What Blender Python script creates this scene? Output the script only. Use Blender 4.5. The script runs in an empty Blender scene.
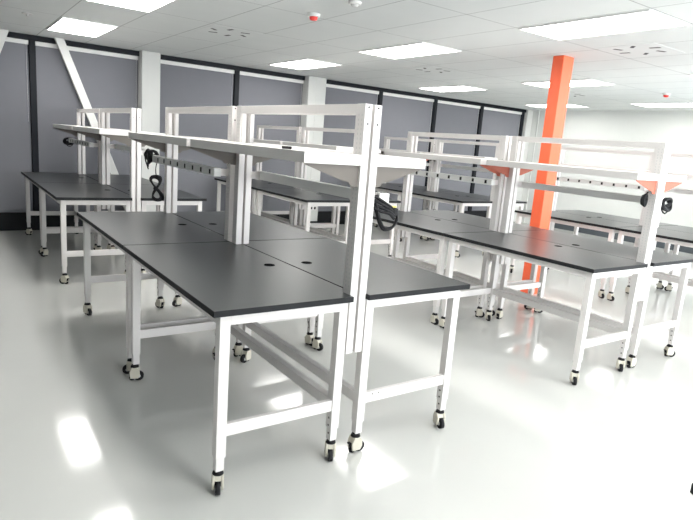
import bpy, bmesh, math, random
from mathutils import Vector, Matrix

random.seed(4)
COL = bpy.context.scene.collection
PI = math.pi

# ------------------------------------------------------------------ materials
def mat(name, color, rough=0.5, metal=0.0, spec=0.5, vary=0.04, scale=6.0, bump=0.0, bscale=200.0, coat=0.0,
        coat_rough=0.05, rvary=0.0):
    m = bpy.data.materials.new(name); m.use_nodes = True
    nt = m.node_tree; b = nt.nodes['Principled BSDF']
    tc = nt.nodes.new('ShaderNodeTexCoord')
    n = nt.nodes.new('ShaderNodeTexNoise'); n.inputs['Scale'].default_value = scale; n.inputs['Detail'].default_value = 4
    nt.links.new(tc.outputs['Object'], n.inputs['Vector'])
    r = nt.nodes.new('ShaderNodeMixRGB'); r.blend_type = 'MIX'
    c = color
    r.inputs[1].default_value = (c[0]*(1-vary), c[1]*(1-vary), c[2]*(1-vary), 1)
    r.inputs[2].default_value = (min(1, c[0]*(1+vary)), min(1, c[1]*(1+vary)), min(1, c[2]*(1+vary)), 1)
    nt.links.new(n.outputs['Fac'], r.inputs[0]); nt.links.new(r.outputs[0], b.inputs['Base Color'])
    b.inputs['Roughness'].default_value = rough
    if rvary:
        mp = nt.nodes.new('ShaderNodeMapRange')
        mp.inputs['To Min'].default_value = max(0, rough-rvary); mp.inputs['To Max'].default_value = rough+rvary
        nt.links.new(n.outputs['Fac'], mp.inputs['Value']); nt.links.new(mp.outputs[0], b.inputs['Roughness'])
    b.inputs['Metallic'].default_value = metal
    b.inputs['Specular IOR Level'].default_value = spec
    b.inputs['Coat Weight'].default_value = coat; b.inputs['Coat Roughness'].default_value = coat_rough
    if bump:
        n2 = nt.nodes.new('ShaderNodeTexNoise'); n2.inputs['Scale'].default_value = bscale
        nt.links.new(tc.outputs['Object'], n2.inputs['Vector'])
        bp = nt.nodes.new('ShaderNodeBump'); bp.inputs['Strength'].default_value = bump
        bp.inputs['Distance'].default_value = 0.002
        nt.links.new(n2.outputs['Fac'], bp.inputs['Height']); nt.links.new(bp.outputs[0], b.inputs['Normal'])
    return m

def emit(name, color, strength):
    m = bpy.data.materials.new(name); m.use_nodes = True
    nt = m.node_tree; nt.nodes.clear()
    o = nt.nodes.new('ShaderNodeOutputMaterial'); e = nt.nodes.new('ShaderNodeEmission')
    e.inputs[0].default_value = (*color, 1); e.inputs[1].default_value = strength
    nt.links.new(e.outputs[0], o.inputs[0])
    return m

LAMP = 14.0
SKY = 10.0
EXPO = 0.22

M = {}
M['white'] = mat('white_powder_coat', (0.74, 0.715, 0.70), 0.38, vary=0.015, bump=0.05, bscale=400)
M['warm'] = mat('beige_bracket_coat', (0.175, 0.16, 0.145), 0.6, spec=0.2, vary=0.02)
M['salmon'] = mat('bracket_warm_bounce', (0.50, 0.155, 0.105), 0.6, spec=0.2, vary=0.02)  # warm bounce light on the right-hand brackets, put into their colour
M['slot'] = mat('slot_shadow_grey', (0.60, 0.60, 0.59), 0.6)
M['hole'] = mat('screw_hole_dark', (0.03, 0.028, 0.03), 0.7, spec=0.15)
M['grommet'] = mat('matt_black_grommet', (0.008, 0.008, 0.009), 0.95, spec=0.0)
M['edge'] = mat('black_laminate_edge', (0.016, 0.017, 0.019), 0.6, spec=0.2)
M['top'] = mat('charcoal_laminate', (0.034, 0.038, 0.040), 0.33, spec=0.65, vary=0.10, scale=30, bump=0.06, bscale=900)
M['black'] = mat('black_plastic', (0.012, 0.012, 0.014), 0.55, spec=0.22)
M['rubber'] = mat('black_rubber', (0.016, 0.016, 0.018), 0.7, spec=0.25)
M['cream'] = mat('cream_caster_plastic', (0.62, 0.59, 0.50), 0.4)
M['alu'] = mat('rail_grey_white', (0.76, 0.765, 0.75), 0.35, metal=0.0)
M['orange'] = mat('orange_paint', (0.93, 0.145, 0.055), 0.5, vary=0.03)
M['blind'] = mat('grey_blind_fabric', (0.195, 0.198, 0.220), 0.85, spec=0.2, vary=0.03, bump=0.2, bscale=700)
M['frame'] = mat('dark_window_frame', (0.010, 0.012, 0.016), 0.55, spec=0.2)
M['wallw'] = mat('white_wall_paint', (0.69, 0.705, 0.685), 0.7, vary=0.015, bump=0.05, bscale=300)
M['wallg'] = mat('bounce_cut_grey', (0.22, 0.225, 0.235), 0.8, vary=0.02)  # for the unseen left wall, made grey to cut its bounce light
M['colw'] = mat('pale_grey_paint', (0.62, 0.63, 0.61), 0.6, vary=0.02)
M['brace'] = mat('white_steel_paint', (0.74, 0.74, 0.72), 0.5, vary=0.02)
M['skirt'] = mat('black_skirting', (0.010, 0.011, 0.013), 0.6, spec=0.25)
M['skirtg'] = mat('slate_skirting', (0.075, 0.088, 0.10), 0.5)
M['lampframe'] = mat('lamp_trim_white', (0.8, 0.8, 0.8), 0.5)
M['lamp'] = emit('led_panel_light', (1.0, 0.985, 0.95), LAMP)
M['ventslot'] = mat('vent_slot_grey', (0.10, 0.10, 0.105), 0.8, spec=0.1)
M['ventp'] = mat('vent_plate', (0.68, 0.70, 0.695), 0.8)
M['red'] = mat('red_plastic', (0.85, 0.06, 0.05), 0.35)
M['plast'] = mat('white_plastic', (0.82, 0.82, 0.80), 0.35)
M['yellow'] = mat('yellow_tag', (0.75, 0.65, 0.12), 0.5)

# glossy epoxy floor
def floor_mat():
    m = mat('white_epoxy_floor', (0.64, 0.645, 0.62), 0.10, spec=0.55, vary=0.05, scale=1.3, rvary=0.03, bump=0.01, bscale=3)
    return m
M['floor'] = floor_mat()

def ceiling_mat():
    m = bpy.data.materials.new('ceiling_tiles'); m.use_nodes = True
    nt = m.node_tree; b = nt.nodes['Principled BSDF']; b.inputs['Roughness'].default_value = 0.9
    b.inputs['Specular IOR Level'].default_value = 0.1
    tc = nt.nodes.new('ShaderNodeTexCoord'); sp = nt.nodes.new('ShaderNodeSeparateXYZ')
    nt.links.new(tc.outputs['Object'], sp.inputs[0])
    def line(sock, off, pitch, w):
        a = nt.nodes.new('ShaderNodeMath'); a.operation = 'SUBTRACT'; a.inputs[1].default_value = off
        nt.links.new(sock, a.inputs[0])
        p = nt.nodes.new('ShaderNodeMath'); p.operation = 'PINGPONG'; p.inputs[1].default_value = pitch/2
        nt.links.new(a.outputs[0], p.inputs[0])
        l = nt.nodes.new('ShaderNodeMath'); l.operation = 'LESS_THAN'; l.inputs[1].default_value = w
        nt.links.new(p.outputs[0], l.inputs[0]); return l.outputs[0]
    lx = line(sp.outputs[0], 4.30, 0.628, 0.0035); ly = line(sp.outputs[1], 2.475, 1.23, 0.0035)
    mx = nt.nodes.new('ShaderNodeMath'); mx.operation = 'MAXIMUM'
    nt.links.new(lx, mx.inputs[0]); nt.links.new(ly, mx.inputs[1])
    n = nt.nodes.new('ShaderNodeTexNoise'); n.inputs['Scale'].default_value = 2.0
    nt.links.new(tc.outputs['Object'], n.inputs['Vector'])
    base = nt.nodes.new('ShaderNodeMixRGB'); base.inputs[1].default_value = (0.65, 0.675, 0.67, 1)
    base.inputs[2].default_value = (0.71, 0.73, 0.725, 1); nt.links.new(n.outputs['Fac'], base.inputs[0])
    c = nt.nodes.new('ShaderNodeMixRGB'); nt.links.new(mx.outputs[0], c.inputs[0])
    nt.links.new(base.outputs[0], c.inputs[1]); c.inputs[2].default_value = (0.25, 0.26, 0.26, 1)
    nt.links.new(c.outputs[0], b.inputs['Base Color'])
    return m
M['ceiling'] = ceiling_mat()

def glass_mat():
    m = bpy.data.materials.new('window_glass'); m.use_nodes = True
    nt = m.node_tree; nt.nodes.clear()
    o = nt.nodes.new('ShaderNodeOutputMaterial'); t = nt.nodes.new('ShaderNodeBsdfTransparent')
    g = nt.nodes.new('ShaderNodeBsdfGlossy'); g.inputs['Roughness'].default_value = 0.02
    f = nt.nodes.new('ShaderNodeFresnel'); f.inputs[0].default_value = 1.45
    x = nt.nodes.new('ShaderNodeMixShader')
    nt.links.new(f.outputs[0], x.inputs[0]); nt.links.new(t.outputs[0], x.inputs[1]); nt.links.new(g.outputs[0], x.inputs[2])
    nt.links.new(x.outputs[0], o.inputs[0]); return m
M['glass'] = glass_mat()

# ------------------------------------------------------------------ mesh helper
class MB:
    def __init__(s): s.bm = bmesh.new(); s.mats = []
    def mi(s, k):
        if k not in s.mats: s.mats.append(k)
        return s.mats.index(k)
    def _fin(s, faces, k, smooth=False):
        i = s.mi(k)
        for f in faces: f.material_index = i; f.smooth = smooth
    def box(s, x0, x1, y0, y1, z0, z1, k, bev=0.0):
        r = bmesh.ops.create_cube(s.bm, size=1.0)
        vs = r['verts']
        for v in vs:
            v.co = Vector((x0 if v.co.x < 0 else x1, y0 if v.co.y < 0 else y1, z0 if v.co.z < 0 else z1))
        fs = set(f for v in vs for f in v.link_faces); s._fin(fs, k)
        if bev:
            es = set(e for v in vs for e in v.link_edges)
            q = bmesh.ops.bevel(s.bm, geom=list(es), offset=bev, segments=2, affect='EDGES', profile=0.5)
            s._fin(q['faces'], k)
    def prism(s, pts, axis, a, b, k, bev=0.0, side=None):
        # pts in the two other axes (cyclic order), extruded from a to b along axis
        def P(p, t):
            return {'x': (t, p[0], p[1]), 'y': (p[0], t, p[1]), 'z': (p[0], p[1], t)}[axis]
        v0 = [s.bm.verts.new(P(p, a)) for p in pts]; v1 = [s.bm.verts.new(P(p, b)) for p in pts]
        fs = [s.bm.faces.new(v0), s.bm.faces.new(v1)]
        n = len(pts)
        for i in range(n): fs.append(s.bm.faces.new((v0[i], v0[(i+1) % n], v1[(i+1) % n], v1[i])))
        bmesh.ops.recalc_face_normals(s.bm, faces=fs); s._fin(fs, k)
        if side: s._fin(fs[2:], side)
        if bev:
            es = set(e for v in v0+v1 for e in v.link_edges)
            q = bmesh.ops.bevel(s.bm, geom=list(es), offset=bev, segments=2, affect='EDGES', profile=0.5)
            s._fin(q['faces'], side or k)
    def cyl(s, c, r0, r1, h, axis, k, seg=20, smooth=True):
        q = bmesh.ops.create_cone(s.bm, cap_ends=True, segments=seg, radius1=r0, radius2=r1, depth=h)
        R = {'z': Matrix.Identity(4), 'x': Matrix.Rotation(PI/2, 4, 'Y'), 'y': Matrix.Rotation(-PI/2, 4, 'X')}[axis]
        bmesh.ops.transform(s.bm, matrix=Matrix.Translation(c) @ R, verts=q['verts'])
        fs = set(f for v in q['verts'] for f in v.link_faces); s._fin(fs, k)
        if smooth:
            for f in fs:
                if len(f.verts) == 4: f.smooth = True
    def tube(s, pts, r, k, seg=8):
        pts = [Vector(p) for p in pts]
        rings = []; up = Vector((0.31, 0.2, 0.93)).normalized()
        for i, p in enumerate(pts):
            t = (pts[min(i+1, len(pts)-1)] - pts[max(i-1, 0)]).normalized()
            a = t.cross(up)
            if a.length < 1e-3: a = t.cross(Vector((1, 0, 0)))
            a.normalize(); b = t.cross(a); up = -b if False else up
            rings.append([s.bm.verts.new(p + r*(math.cos(2*PI*j/seg)*a + math.sin(2*PI*j/seg)*b)) for j in range(seg)])
        fs = []
        for u, w in zip(rings, rings[1:]):
            for j in range(seg): fs.append(s.bm.faces.new((u[j], u[(j+1) % seg], w[(j+1) % seg], w[j])))
        fs.append(s.bm.faces.new(rings[0])); fs.append(s.bm.faces.new(rings[-1]))
        bmesh.ops.recalc_face_normals(s.bm, faces=fs); s._fin(fs, k, True)
    def obj(s, name, parent=None, loc=(0, 0, 0), rot=(0, 0, 0)):
        me = bpy.data.meshes.new(name); s.bm.to_mesh(me); s.bm.free()
        for k in s.mats: me.materials.append(M[k])
        o = bpy.data.objects.new(name, me); COL.objects.link(o); o.location = loc; o.rotation_euler = rot
        if parent: o.parent = parent
        return o

def empty(name, loc=(0, 0, 0), rz=0):
    o = bpy.data.objects.new(name, None); COL.objects.link(o)
    o.location = loc; o.rotation_euler = (0, 0, rz); o.empty_display_size = 0.2
    return o
def tag(o, label, cat, group=None):
    o['label'] = label; o['category'] = cat
    if group: o['group'] = group
    return o
def struct(o, label=None):
    o['kind'] = 'structure'
    if label: o['label'] = label
    return o
def copy_tree(o, parent=None):
    c = o.copy(); COL.objects.link(c)
    if parent: c.parent = parent
    for ch in o.children: copy_tree(ch, c)
    return c

def smooth_path(pts, n=8, closed=False):
    P = [Vector(p) for p in pts]; out = []
    m = len(P)
    for i in range(m-1):
        p0 = P[max(i-1, 0)]; p1 = P[i]; p2 = P[i+1]; p3 = P[min(i+2, m-1)]
        for j in range(n):
            t = j/n
            out.append(0.5*((2*p1) + (-p0+p2)*t + (2*p0-5*p1+4*p2-p3)*t*t + (-p0+3*p1-3*p2+p3)*t**3))
    out.append(P[-1]); return out

# ------------------------------------------------------------------ setting
H = 2.735; XL, XR, YN, YW = -1.6, 12.0, -2.4, 9.50
b = MB(); b.box(XL-.2, XR+.2, YN-.2, YW+.3, -0.1, 0, 'floor'); struct(b.obj('floor'))
b = MB(); b.box(XL-.2, XR+.2, YN-.2, YW+.3, H, H+.1, 'ceiling'); struct(b.obj('ceiling'))
b = MB(); b.box(XL-.2, XR+.2, YW+.06, YW+.3, 0, H, 'frame'); struct(b.obj('wall_back'))
b = MB(); b.box(XL-.2, XL, YN, YW+.06, 0, H, 'wallg'); struct(b.obj('wall_left'))
# daylight comes through tall unseen windows, added to brighten the right side, in the wall behind the camera and in the near half of the right wall (outside the frame)
WZ0, WZ1 = 0.25, 2.6
def added_window_wall(name, along, at, out, t0, t1, wins):
    """a wall running along x or y at the given coordinate, with glazed openings; out = outward direction (+1/-1)"""
    def bx(b, u0, u1, d0, d1, z0, z1, k):
        lo, hi = sorted((at+out*d0, at+out*d1))
        b.box(*((u0, u1, lo, hi) if along == 'x' else (lo, hi, u0, u1)), z0, z1, k)
    b = MB()
    bx(b, t0, t1, 0, .2, 0, WZ0, 'wallw'); bx(b, t0, t1, 0, .2, WZ1, H, 'wallw')
    e = [t0] + [v for w in wins for v in w] + [t1]
    for i in range(0, len(e), 2): bx(b, e[i], e[i+1], 0, .2, WZ0, WZ1, 'wallw')
    struct(b.obj(name))
    for (u0, u1) in wins:
        b = MB(); t = .06; um = (u0+u1)/2
        bx(b, u0, u1, .06, .13, WZ0, WZ0+t, 'frame'); bx(b, u0, u1, .06, .13, WZ1-t, WZ1, 'frame')
        for u in (u0, um-t/2, u1-t): bx(b, u, u+t, .06, .13, WZ0+t, WZ1-t, 'frame')
        NW[0] += 1; w = struct(b.obj('window_%d' % NW[0]))
        for p0, p1 in ((u0+t, um-t/2), (um+t/2, u1-t)):
            b = MB(); bx(b, p0, p1, .09, .096, WZ0+t, WZ1-t, 'glass'); b.obj('pane', w)
        L = bpy.data.lights.new('daylight_portal', 'AREA'); L.shape = 'RECTANGLE'; L.cycles.is_portal = True
        lo = bpy.data.objects.new('daylight_portal', L); COL.objects.link(lo)
        if along == 'x':
            L.size = u1-u0; L.size_y = WZ1-WZ0; lo.location = (um, at+out*.19, (WZ0+WZ1)/2); lo.rotation_euler = (out*-PI/2, 0, 0)
        else:
            L.size = WZ1-WZ0; L.size_y = u1-u0; lo.location = (at+out*.19, um, (WZ0+WZ1)/2); lo.rotation_euler = (0, out*PI/2, 0)
NW = [0]
added_window_wall('wall_front', 'x', YN, -1, XL-.2, XR+.2, [(1.4, 4.6), (5.0, 8.2), (8.6, 11.8)])
added_window_wall('wall_right', 'y', XR, 1, YN, YW+.06, [(-2.2, .8), (1.2, 4.4)])
# skirtings
b = MB(); b.box(XL, XR, YW-.03, YW+.06, 0, 0.262, 'skirt', .004); struct(b.obj('baseboard_back'))
b = MB(); b.box(XR-.015, XR, YN, YW-.03, 0, 0.30, 'skirtg', .004); struct(b.obj('baseboard_right'))
b = MB(); b.box(XL, XL+.015, YN, YW-.03, 0, 0.23, 'skirt', .004); struct(b.obj('baseboard_left'))
# window band: dark head and mullions
b = MB(); b.box(XL, XR, YW-.05, YW+.06, 2.665, H, 'frame', .003); struct(b.obj('trim_1'))
MULL = [(1.071, 1.146), (4.134, 4.218), (7.226, 7.311), (8.720, 8.807), (10.158, 10.252), (11.618, 11.697)]
for i, (x0, x1) in enumerate(MULL):
    b = MB(); b.box(x0, x1, YW-.04, YW+.06, .262, 2.665, 'frame', .003)
    struct(b.obj('trim_%d' % (i+2)))
# boxed columns standing in the window wall
CF = 9.30
for i, (x0, x1) in enumerate([(-.56, -.24), (2.556, 2.833), (5.485, 5.858)]):
    b = MB(); b.box(x0, x1, CF, YW+.06, 0, H, 'colw', .006)
    if i == 2:
        b.box(x0+.16, x0+.175, CF-.004, CF, .15, H, 'colw')
    o = struct(b.obj('wall_column'), ['pale boxed wall column at the foot of the left steel brace',
        'pale boxed wall column right of the slanted white brace', 'pale boxed wall column with a double wall socket near its foot'][i])
    b = MB(); b.box(x0-.012, x1+.012, CF-.012, CF, 0, .10, 'skirt', .003); b.obj('baseboard', o)
# corner boxing on the right wall
b = MB()
b.box(XR-.27, XR, YW-.10, YW+.06, 0, H, 'colw', .006); b.box(XR-.08, XR, YW-.50, YW-.10, 0, H, 'wallw', .006); b.box(XR-.10, XR, YW-.30, YW-.26, 0, H, 'colw', .004)
struct(b.obj('wall_corner_boxing'), 'pale stepped boxing in the far right corner')
# orange steel column
b = MB(); b.box(5.686, 5.872, 4.17, 4.314, 0, H, 'orange', .006)

struct(b.obj('orange_column'), 'bright orange square steel column between the benches')
# steel braces
def brace(x0, z0, x1, z1, w, label):
    d = Vector((x1-x0, 0, z1-z0)); n = Vector((-d.z, 0, d.x)).normalized()*w/2
    # horizontal cuts at floor/ceiling
    k = w/2/abs(d.normalized().z)
    b = MB(); b.prism([(x0-k, z0), (x0+k, z0), (x1+k, z1), (x1-k, z1)], 'y', 9.32, 9.40, 'brace', .004)
    struct(b.obj('steel_brace'), label)
brace(2.505, 0.0, 1.431, H, .108, 'slanted white steel brace falling to the right behind the back left island')
brace(-.22, 0.0, .767, H, .108, 'slanted white steel brace cut by the left edge of the frame')

# roller blinds
BL = [(-0.218, 1.067), (1.150, 2.552), (2.837, 4.131), (4.222, 5.481), (5.862, 7.222), (7.315, 8.716), (8.811, 10.154), (10.256, 11.614)]
BLAB = ['grey roller blind cut by the left edge of the frame', 'grey roller blind behind the slanted white brace',
 'grey roller blind right of the first pale column', 'grey roller blind left of the socket column', 
 'grey roller blind right of the socket column', 'third grey roller blind from the right corner',
 'second grey roller blind from the right corner', 'narrow grey roller blind next to the right corner']
for (x0, x1), lab in zip(BL, BLAB):
    e = tag(empty('roller_blind', ((x0+x1)/2, YW, .262)), lab, 'blind', 'roller blinds on the window wall')
    w = (x1-x0)/2
    b = MB(); b.box(-w+.005, w-.005, .0, .004, .03, 2.363, 'blind'); b.obj('fabric', e)
    b = MB(); b.box(-w, w, -.022, .02, 2.343, 2.401, 'plast', .006); b.obj('cassette', e)
    b = MB(); b.box(-w+.004, w-.004, -.008, .012, .0, .032, 'blind', .004); b.obj('bottom_bar', e)
    b = MB(); b.tube([(w-.03, -.012, 2.36), (w-.03, -.012, 1.3)], .002, 'plast', 5); b.obj('pull_chain', e)

# ------------------------------------------------------------------ ceiling fittings
def panel(x0, y0, label):
    e = tag(empty('ceiling_light', (x0+.3, y0+.6, H)), label, 'ceiling light', 'ceiling light panels')
    b = MB()
    for a in ((-.3, .3, -.6, -.585), (-.3, .3, .585, .6), (-.3, -.285, -.585, .585), (.285, .3, -.585, .585)):
        b.box(*a, -.014, 0, 'lampframe')
    b.obj('frame', e)
    b = MB(); b.box(-.285, .285, -.585, .585, -.009, -.001, 'lamp'); b.obj('diffuser', e)
PX = [1.17, 4.315, 7.46, 10.58]; PY = [7.41, 4.98, 2.49]
PL = {(0, 0): 'lit ceiling panel closest to the slanted white brace', (1, 0): 'lit ceiling panel beside the top of the socket column',
 (2, 0): 'lit ceiling panel close to the window wall, left of the orange column', (3, 0): 'lit ceiling panel in the far right corner, behind the orange column',
 (0, 1): 'lit ceiling panel cut by the top edge of the frame, left of the vents', (1, 1): 'lit ceiling panel between the red smoke detector and the left middle vent',
 (2, 1): 'lit ceiling panel passing right behind the top of the orange column', (3, 1): 'lit ceiling panel below the farther red smoke detector, along the right wall',
 (1, 2): 'largest lit ceiling panel, in front of the orange column', (2, 2): 'lit ceiling panel cut by the right edge of the frame'}
for (i, j), lab in PL.items(): panel(PX[i], PY[j], lab)
panel(PX[0], PY[2], 'lit ceiling panel above the nearest bench, beyond the top of the frame')
for i in (0, 1, 2): panel(PX[i], .08, 'lit ceiling panel over the near floor, beyond the top of the frame')

def vent(x, y, label):
    e = tag(empty('air_vent', (x, y, H), 0), label, 'air vent', 'square swirl air vents')
    b = MB(); b.box(-.298, .298, -.298, .298, -.002, 0, 'ventp'); b.obj('face_plate', e)
    for k in range(6):
        a = k*PI/3+.2
        s = MB(); s.box(-.050, .050, -.018, .018, -.0035, -.0015, 'ventslot')
        o = s.obj('slot', e, (.20*math.cos(a), .20*math.sin(a), 0), (0, 0, a+.5))
vent(2.76, 6.53, 'swirl air vent left of the nearer red smoke detector')
vent(5.92, 6.53, 'swirl air vent over the middle of the window wall')
vent(5.78, 3.37, 'swirl air vent right of the largest ceiling panel')
vent(9.12, 6.45, 'swirl air vent seen behind the top of the orange column')
def smoke(x, y, label):
    e = tag(empty('smoke_detector', (x, y, H)), label, 'smoke detector', 'red and white smoke detectors')
    b = MB(); b.cyl((0, 0, -.015), .055, .06, .03, 'z', 'plast', 28); b.obj('base', e)
    b = MB(); b.cyl((0, 0, -.042), .034, .040, .024, 'z', 'red', 28); b.cyl((0, 0, -.057), .02, .032, .006, 'z', 'red', 28); b.obj('sounder', e)
smoke(2.85, 4.82, 'red and white smoke detector nearer the camera, at the top of the picture')
smoke(9.25, 4.84, 'small far red smoke detector near the right wall')
e = tag(empty('motion_sensor', (2.826, 4.136, H)), 'white round ceiling sensor just right of the nearer red detector', 'sensor')
b = MB(); b.cyl((0, 0, -.012), .05, .055, .024, 'z', 'plast', 24); b.obj('base', e)
b = MB(); b.cyl((0, 0, -.032), .02, .036, .018, 'z', 'slot', 24); b.obj('lens', e)
e = tag(empty('sprinkler', (.853, 7.63, H)), 'small grey sprinkler rose in the top left corner of the ceiling', 'sprinkler')
b = MB(); b.cyl((0, 0, -.004), .05, .055, .008, 'z', 'slot', 24); b.obj('rose', e)
b = MB(); b.cyl((0, 0, -.018), .012, .016, .024, 'z', 'slot', 16); b.obj('head', e)

# double wall socket
e = tag(empty('wall_socket', (5.74, CF, .355)), 'white double wall socket near the foot of the right pale column', 'socket')
b = MB(); b.box(-.075, .075, -.010, 0, -.045, .045, 'plast', .004); b.obj('face_plate', e)
for x in (-.038, .038):
    b = MB(); b.box(x-.02, x+.02, -.0125, -.0095, -.028, .022, 'hole', .002); b.obj('outlet', e)

# ------------------------------------------------------------------ workbench prototypes
# local frame: x 0 (user edge) .. D (spine), y 0..LN along the bench, z up from the floor
D, LN, ZT = .7525, 1.483, .88
LEGS = [(.035, .03, 1), (.035, LN-.078, 1), (.648, .03, -1), (.648, LN-.078, -1)]    # x, y, side the holes look to
PY0 = [(.03, .095), (LN-.095, LN-.03)]
PXA, PXB = .704, .745

def caster(parent, x, y, rz):
    b = MB()
    b.prism([(-.030, .018), (.016, .018), (.026, .040), (.024, .072), (.010, .092), (-.022, .092), (-.034, .060)], 'y', -.025, -.0135, 'cream', .003)
    b.prism([(-.030, .018), (.016, .018), (.026, .040), (.024, .072), (.010, .092), (-.022, .092), (-.034, .060)], 'y', .0135, .025, 'cream', .003)
    b.prism([(-.034, .060), (.022, .064), (.010, .092), (-.022, .092)], 'y', -.0135, .0135, 'cream', .003)
    c = b.obj('caster', parent, (x, y, 0), (0, 0, rz))
    b = MB(); b.cyl((.018, 0, .030), .030, .030, .021, 'y', 'rubber', 24); b.cyl((.018, 0, .030), .012, .012, .024, 'y', 'slot', 16); b.obj('wheel', c)
    b = MB(); b.cyl((-.004, 0, .097), .025, .021, .012, 'z', 'black', 24); b.cyl((-.004, 0, .108), .017, .017, .012, 'z', 'black', 20); b.obj('swivel_cap', c)
    b = MB(); b.cyl((-.020, 0, .045), .017, .017, .022, 'z', 'rubber', 18); b.cyl((-.020, 0, .012), .013, .018, .018, 'z', 'rubber', 18); b.obj('leveling_foot', c)
    b = MB(); b.box(-.046, -.030, -.009, .009, .052, .060, 'black', .002); b.obj('brake_tab', c)
    c.scale = (1.06, 1.06, 1)
    return c

def cord(parent, style):
    """black power cord of a socket rail, gathered in loops; local bench coordinates, rail end at y = 1.435"""
    b = MB()
    if style == 'coil_and_bundle':
        for q in range(5):                       # gathered coil at the end of the rail
            pts = []
            for k in range(25):
                a = k*2*PI/24; r = .040+.007*q
                pts.append((.575+.010*math.sin(a*2+q)-.004*q, 1.475+(.022+.005*q)*math.cos(a)+.006*q, 1.365+r*math.sin(a)*1.25-.006*q))
            b.tube(pts, .0055, 'black', 6)
        b.box(.555, .595, 1.455, 1.490, 1.375, 1.415, 'black', .006)
        b.tube(smooth_path([(.62, 1.425, 1.33), (.61, 1.43, 1.26), (.615, 1.425, 1.19)], 6), .0045, 'black', 6)
        for q in range(4):                       # hanging figure-of-eight bundle
            pts = []
            for k in range(33):
                a = k*2*PI/32
                pts.append((.612+.033*math.sin(2*a)*(1+.16*q)+.012*math.cos(a)*-1+.004*q, 1.425+.012*math.cos(a*3+q)+.004*q, 1.095+(.090+.007*q)*math.cos(a)))
            b.tube(pts, .0078, 'black', 6)
        b.box(.592, .628, 1.415, 1.440, 1.083, 1.105, 'black', .006)
    elif style == 'big_loop':
        s = [(.615, 1.43, 1.345), (.66, 1.46, 1.365), (.70, 1.485, 1.36)]
        b.tube(smooth_path(s, 6), .006, 'black', 6)
        for q in range(4):                       # thick run of folded cord drooping from the upright
            o = .013*q
            b.tube(smooth_path([(.718, 1.462+o*.4, 1.378-o*1.5), (.665, 1.470+o*.6, 1.352-o*1.5), (.605, 1.474+o*.5, 1.322-o*1.1), (.552+o*.4, 1.470+o*.4, 1.292-o)], 6), .008, 'black', 6)
        for q in range(2):
            o = .010*q
            b.tube(smooth_path([(.690, 1.475+o, 1.335), (.676, 1.48+o, 1.28+o), (.656, 1.485+o, 1.228+o), (.625, 1.485+o, 1.198+o), (.575, 1.485+o, 1.208+o),
                (.546+o*.5, 1.48+o, 1.25), (.542+o, 1.475, 1.285), (.562, 1.47, 1.308)], 8), .0065, 'black', 7)
        b.box(.542, .572, 1.462, 1.486, 1.262, 1.305, 'black', .006)
        b.box(.550, .578, 1.460, 1.478, 1.308, 1.316, 'yellow', .002)
    else:                                        # 'round_coil'
        for q in range(6):
            pts = []
            for k in range(25):
                a = k*2*PI/24; r = .030+.006*q
                pts.append((.595+.062*math.cos(a)*(.7+.09*q), 1.462+.009*math.sin(2*a+q)+.004*q, 1.345+r*math.sin(a)*.8-.003*q))
            b.tube(pts, .009, 'black', 6)
        b.tube(smooth_path([(.65, 1.46, 1.33), (.64, 1.47, 1.28), (.60, 1.475, 1.26), (.565, 1.47, 1.285), (.56, LN-.055, 1.33)], 6), .006, 'black', 6)
    return b.obj('power_cord', parent, (0, LN-1.52, 0))

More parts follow.
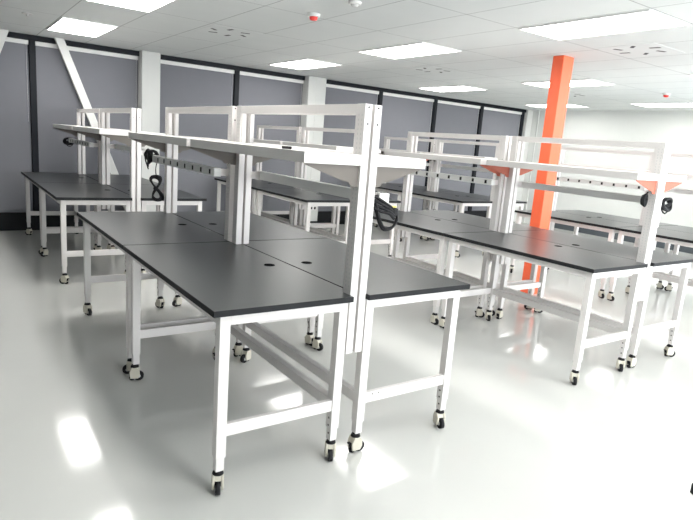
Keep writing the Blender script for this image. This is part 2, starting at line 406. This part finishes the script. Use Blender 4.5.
def make_bench(railed, bracket, cord_style=None):
    root = empty('workbench')
    n = .7065
    b = MB(); b.prism([(-.007, 0), (n, 0), (n, .10), (D-.003, .10), (D-.003, LN-.10), (n, LN-.10), (n, LN), (-.007, LN)], 'z', .852, ZT, 'top', .0025, 'edge')
    t = b.obj('tabletop', root)
    b = MB(); b.cyl((.627, LN/2, ZT+.0008), .033, .031, .0025, 'z', 'grommet', 28); b.obj('grommet', t)
    # apron
    b = MB(); z0, z1 = .802, .8515
    b.box(.035, .060, .078, LN-.078, z0, z1, 'white', .0015); b.box(.671, .696, .078, LN-.078, z0, z1, 'white', .0015)
    b.box(.083, .648, .03, .055, z0, z1, 'white', .0015); b.box(.083, .648, LN-.055, LN-.03, z0, z1, 'white', .0015)
    b.box(.060, .671, .74, .78, .815, z1, 'white', .0015)
    b.obj('apron_frame', root)
    for i, (x, y, s) in enumerate(LEGS):
        b = MB(); b.box(x, x+.048, y, y+.048, .178, .8515, 'white', .002)
        xf = x+.048 if s > 0 else x
        for z in (.275, .235, .195): b.cyl((xf, y+.024, z), .0055, .0055, .002, 'x', 'hole', 12)
        l = b.obj('leg', root)
        b = MB(); b.box(x+.004, x+.044, y+.004, y+.044, .112, .30, 'white', .002)
        xf = x+.044 if s > 0 else x+.004
        b.cyl((xf, y+.024, .150), .0055, .0055, .002, 'x', 'hole', 12)
        b.obj('leg_extension', l)
        caster(root, x+.024, y+.024, 0)
    for y0 in (.036, LN-.061):
        b = MB(); b.box(.083, .648, y0, y0+.025, .278, .336, 'white', .0015)
        yf = y0 if y0 < .5 else y0+.025
        for x in (.56, .60) if y0 > .5 else (): b.cyl((x, yf, .322), .004, .004, .002, 'y', 'hole', 10)
        b.obj('end_rail', root)
    b = MB(); b.box(.652, .692, .078, LN-.078, .278, .334, 'white', .0015); b.obj('lower_rail', root)
    for i, (y0, y1) in enumerate(PY0):
        b = MB(); b.box(PXA, PXB, y0, y1, .575, 1.788, 'white', .002)
        for k in range(40):
            z = .92+k*.0215
            if z > 1.74: break
            for yy in (y0+.020, y0+.045): b.box(PXA-.0006, PXA+.002, yy-.003, yy+.003, z-.005, z+.005, 'slot')
        yo = y0 if i == 0 else y1
        for z in (1.773, 1.698): b.cyl(((PXA+PXB)/2, yo, z), .0048, .0048, .002, 'y', 'hole', 12)
        b.obj('upright', root)
    b = MB(); b.box(PXA+.003, PXB-.003, .095, LN-.095, 1.742, 1.787, 'white', .0015)
    b.box(PXA+.006, PXB-.006, .095, .110, 1.56, 1.742, 'white', .001); b.box(PXA+.006, PXB-.006, LN-.11, LN-.095, 1.56, 1.742, 'white', .001)
    b.obj('header_bar', root)
    # shelf: folded sheet tray with closed ends
    b = MB(); x0, x1 = .397, .7065; ya, yb = .03, LN-.03
    b.box(x0, x1, ya, yb, 1.545, 1.556, 'white', .0015)
    b.box(x0, x0+.004, ya, yb, 1.506, 1.546, 'white', .001)
    b.box(x1-.004, x1, ya, yb, 1.506, 1.546, 'white', .001)
    b.box(x0+.004, x1-.004, ya, ya+.004, 1.506, 1.546, 'white', .001); b.box(x0+.004, x1-.004, yb-.004, yb, 1.506, 1.546, 'white', .001)
    b.box(x0+.004, x1-.004, ya+.004, yb-.004, 1.508, 1.511, 'white')
    sh = b.obj('shelf', root)
    for y in (.046, LN-.049):
        b = MB()
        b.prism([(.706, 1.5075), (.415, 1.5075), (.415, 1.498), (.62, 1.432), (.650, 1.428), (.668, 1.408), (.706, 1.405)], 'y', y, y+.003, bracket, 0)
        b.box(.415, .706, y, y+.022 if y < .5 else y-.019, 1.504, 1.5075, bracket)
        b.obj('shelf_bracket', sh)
    if railed:
        b = MB(); b.box(.595, .645, .045, LN-.085, 1.318, 1.373, 'alu', .002)
        r = b.obj('power_rail', root)
        for k in range(8):
            y = .115+k*.166
            s = MB(); s.box(.5925, .597, y-.030, y+.030, 1.324, 1.367, 'alu', .001); s.box(.5905, .594, y-.0135, y+.0135, 1.330, 1.362, 'hole', .001)
            s.obj('socket', r)
        for y in (.06, LN-.09):
            s = MB(); s.box(.645, .709, y, y+.030, 1.322, 1.369, 'white', .0015); s.obj('rail_arm', r)
        b = MB(); b.box(.59, .65, LN-.0855, LN-.058, 1.315, 1.376, 'plast', .003); b.obj('end_box', r)
        cord(r, cord_style)
    return root

PLAIN = {}; 
def bench(cx, y0, side, railed, label, bracket, cord_style=None, spins=None):
    key = (railed, bracket, cord_style)
    if key not in PLAIN: PLAIN[key] = make_bench(*key); o = PLAIN[key]
    else: o = copy_tree(PLAIN[key])
    if side == 'left': o.location = (cx-D, y0, 0); o.rotation_euler = (0, 0, 0)
    else: o.location = (cx+D, y0+LN, 0); o.rotation_euler = (0, 0, PI)
    tag(o, label, 'workbench', 'wheeled black-topped workbenches')
    cs = sorted([c for c in o.children if c.name.startswith('caster')], key=lambda c: (round(c.location.x, 2), round(c.location.y, 2)))
    for i, c in enumerate(cs):
        c.rotation_euler = (0, 0, spins[i] if spins else random.uniform(-PI, PI))
    return o

CX = [1.651, 4.426, 7.19]
YF = [2.167, 2.197, 2.20]; YB = [6.15, 6.10, 6.14]
DN = -PI/2
# foreground island
bench(CX[0], YF[0], 'left', False, 'nearest workbench, its black top corner pointing at the camera', 'warm', None, [DN-.35, -.3, DN-.5, 1.2])
bench(CX[0], YF[0], 'right', True, 'workbench backing the nearest one, big black cord loop at its front upright', 'warm', 'big_loop', [1.9, 1.25, .5, PI-.05])
bench(CX[0], YF[0]+LN+.01, 'left', True, 'workbench directly beyond the nearest one, socket rail and hanging black cord bundle', 'warm', 'coil_and_bundle', [2.9, DN+.3, .4, 2])
bench(CX[0], YF[0]+LN+.01, 'right', False, 'workbench at the far right of the foreground island, behind the big cord loop', 'warm', None, [DN, 2.0, .3, 3])
# right island, by the orange column
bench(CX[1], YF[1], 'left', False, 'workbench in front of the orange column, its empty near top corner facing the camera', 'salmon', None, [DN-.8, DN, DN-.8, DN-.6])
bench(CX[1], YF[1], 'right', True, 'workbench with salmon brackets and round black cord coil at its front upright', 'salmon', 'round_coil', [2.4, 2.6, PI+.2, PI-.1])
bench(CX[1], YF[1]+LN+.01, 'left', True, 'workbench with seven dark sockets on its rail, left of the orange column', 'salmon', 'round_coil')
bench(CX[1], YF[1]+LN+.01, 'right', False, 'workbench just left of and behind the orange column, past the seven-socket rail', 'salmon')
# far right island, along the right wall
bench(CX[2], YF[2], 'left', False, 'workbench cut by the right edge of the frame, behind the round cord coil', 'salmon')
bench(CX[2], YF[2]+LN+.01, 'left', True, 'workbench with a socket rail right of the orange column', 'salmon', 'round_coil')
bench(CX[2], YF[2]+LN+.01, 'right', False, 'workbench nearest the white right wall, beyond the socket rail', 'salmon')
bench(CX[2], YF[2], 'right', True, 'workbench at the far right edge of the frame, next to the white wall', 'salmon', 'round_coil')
# back left island, by the windows
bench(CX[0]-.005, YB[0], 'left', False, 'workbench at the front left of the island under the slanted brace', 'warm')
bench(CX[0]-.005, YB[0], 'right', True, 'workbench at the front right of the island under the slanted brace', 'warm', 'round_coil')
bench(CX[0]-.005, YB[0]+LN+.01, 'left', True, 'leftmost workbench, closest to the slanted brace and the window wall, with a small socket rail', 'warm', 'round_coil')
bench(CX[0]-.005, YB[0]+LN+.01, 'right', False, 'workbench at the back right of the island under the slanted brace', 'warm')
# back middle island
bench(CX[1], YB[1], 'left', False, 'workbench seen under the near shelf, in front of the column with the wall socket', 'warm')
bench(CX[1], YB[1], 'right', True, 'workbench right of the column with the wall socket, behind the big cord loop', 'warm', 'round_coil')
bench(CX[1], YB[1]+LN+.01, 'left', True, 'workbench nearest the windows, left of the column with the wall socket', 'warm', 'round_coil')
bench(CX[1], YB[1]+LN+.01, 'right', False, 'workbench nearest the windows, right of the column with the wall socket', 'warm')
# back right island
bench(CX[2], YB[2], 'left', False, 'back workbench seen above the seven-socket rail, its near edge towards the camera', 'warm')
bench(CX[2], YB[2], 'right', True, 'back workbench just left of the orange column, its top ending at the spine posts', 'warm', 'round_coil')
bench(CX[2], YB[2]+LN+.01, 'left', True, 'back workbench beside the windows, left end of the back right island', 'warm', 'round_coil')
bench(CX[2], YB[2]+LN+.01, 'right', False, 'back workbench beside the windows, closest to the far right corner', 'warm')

# second coil on the island by the orange column
b = MB()
for q in range(4):
    b.tube([(.020*math.cos(k*PI/8)*(1-.12*q)-.004*q, -.012+.006*q, .046*math.sin(k*PI/8)*(1-.1*q)) for k in range(17)], .007, 'black', 6)
b.tube(smooth_path([(.018, 0, .02), (.03, .0, .05), (.048, .005, .058)], 6), .006, 'black', 6)
o = b.obj('cord_coil', None, (4.30, 2.275, 1.358)); tag(o, 'small black cord coil hanging left of the post with salmon brackets', 'cord coil')

# small loose things
b = MB(); b.prism([(-.022, -.008), (.022, -.008), (.024, 0), (.022, .008), (-.022, .008), (-.024, 0)], 'z', 0, .013, 'hole', .002)
o = b.obj('cable_clip', None, (1.335, 2.43, 1.5562), (0, 0, 2.64)); tag(o, 'small dark clip lying on the shelf of the nearest bench', 'clip')
b = MB(); b.prism([(0, 0), (.010, 0), (.010, .03), (.004, .055), (0, .05)], 'y', -.012, .012, 'rubber', .002)
o = b.obj('door_wedge', None, (3.035, 1.10, 0), (0, 0, -.6)); tag(o, 'small black wedge on the floor at the lower right edge', 'wedge')

# ------------------------------------------------------------------ light
w = bpy.data.worlds.new('World'); bpy.context.scene.world = w; w.use_nodes = True
bg = w.node_tree.nodes['Background']; bg.inputs[0].default_value = (0.93, 0.97, 1.0, 1); bg.inputs[1].default_value = SKY

# ------------------------------------------------------------------ camera
F = 575.57
R = ((0.82129998, -0.56538087, 0.07622874), (-0.05121146, -0.20614289, -0.97718089), (0.5681934, 0.79865486, -0.19825913))
right = Vector(R[0]); down = Vector(R[1]); fwd = Vector(R[2])
cam = bpy.data.cameras.new('camera'); co = bpy.data.objects.new('camera', cam); COL.objects.link(co)
cam.sensor_fit = 'HORIZONTAL'; cam.sensor_width = 36; cam.lens = 36*F/693
cam.clip_start = .05
up = -down; bk = -fwd
co.matrix_world = Matrix(((right.x, up.x, bk.x, 0), (right.y, up.y, bk.y, 0), (right.z, up.z, bk.z, 1.6037), (0, 0, 0, 1)))
sc = bpy.context.scene; sc.camera = co
sc.view_settings.view_transform = 'Standard'; sc.view_settings.look = 'None'
sc.view_settings.exposure = EXPO; sc.view_settings.gamma = 1; sc.view_settings.use_curve_mapping = False
sc.cycles.max_bounces = 10; sc.cycles.diffuse_bounces = 6; sc.cycles.sample_clamp_indirect = 6
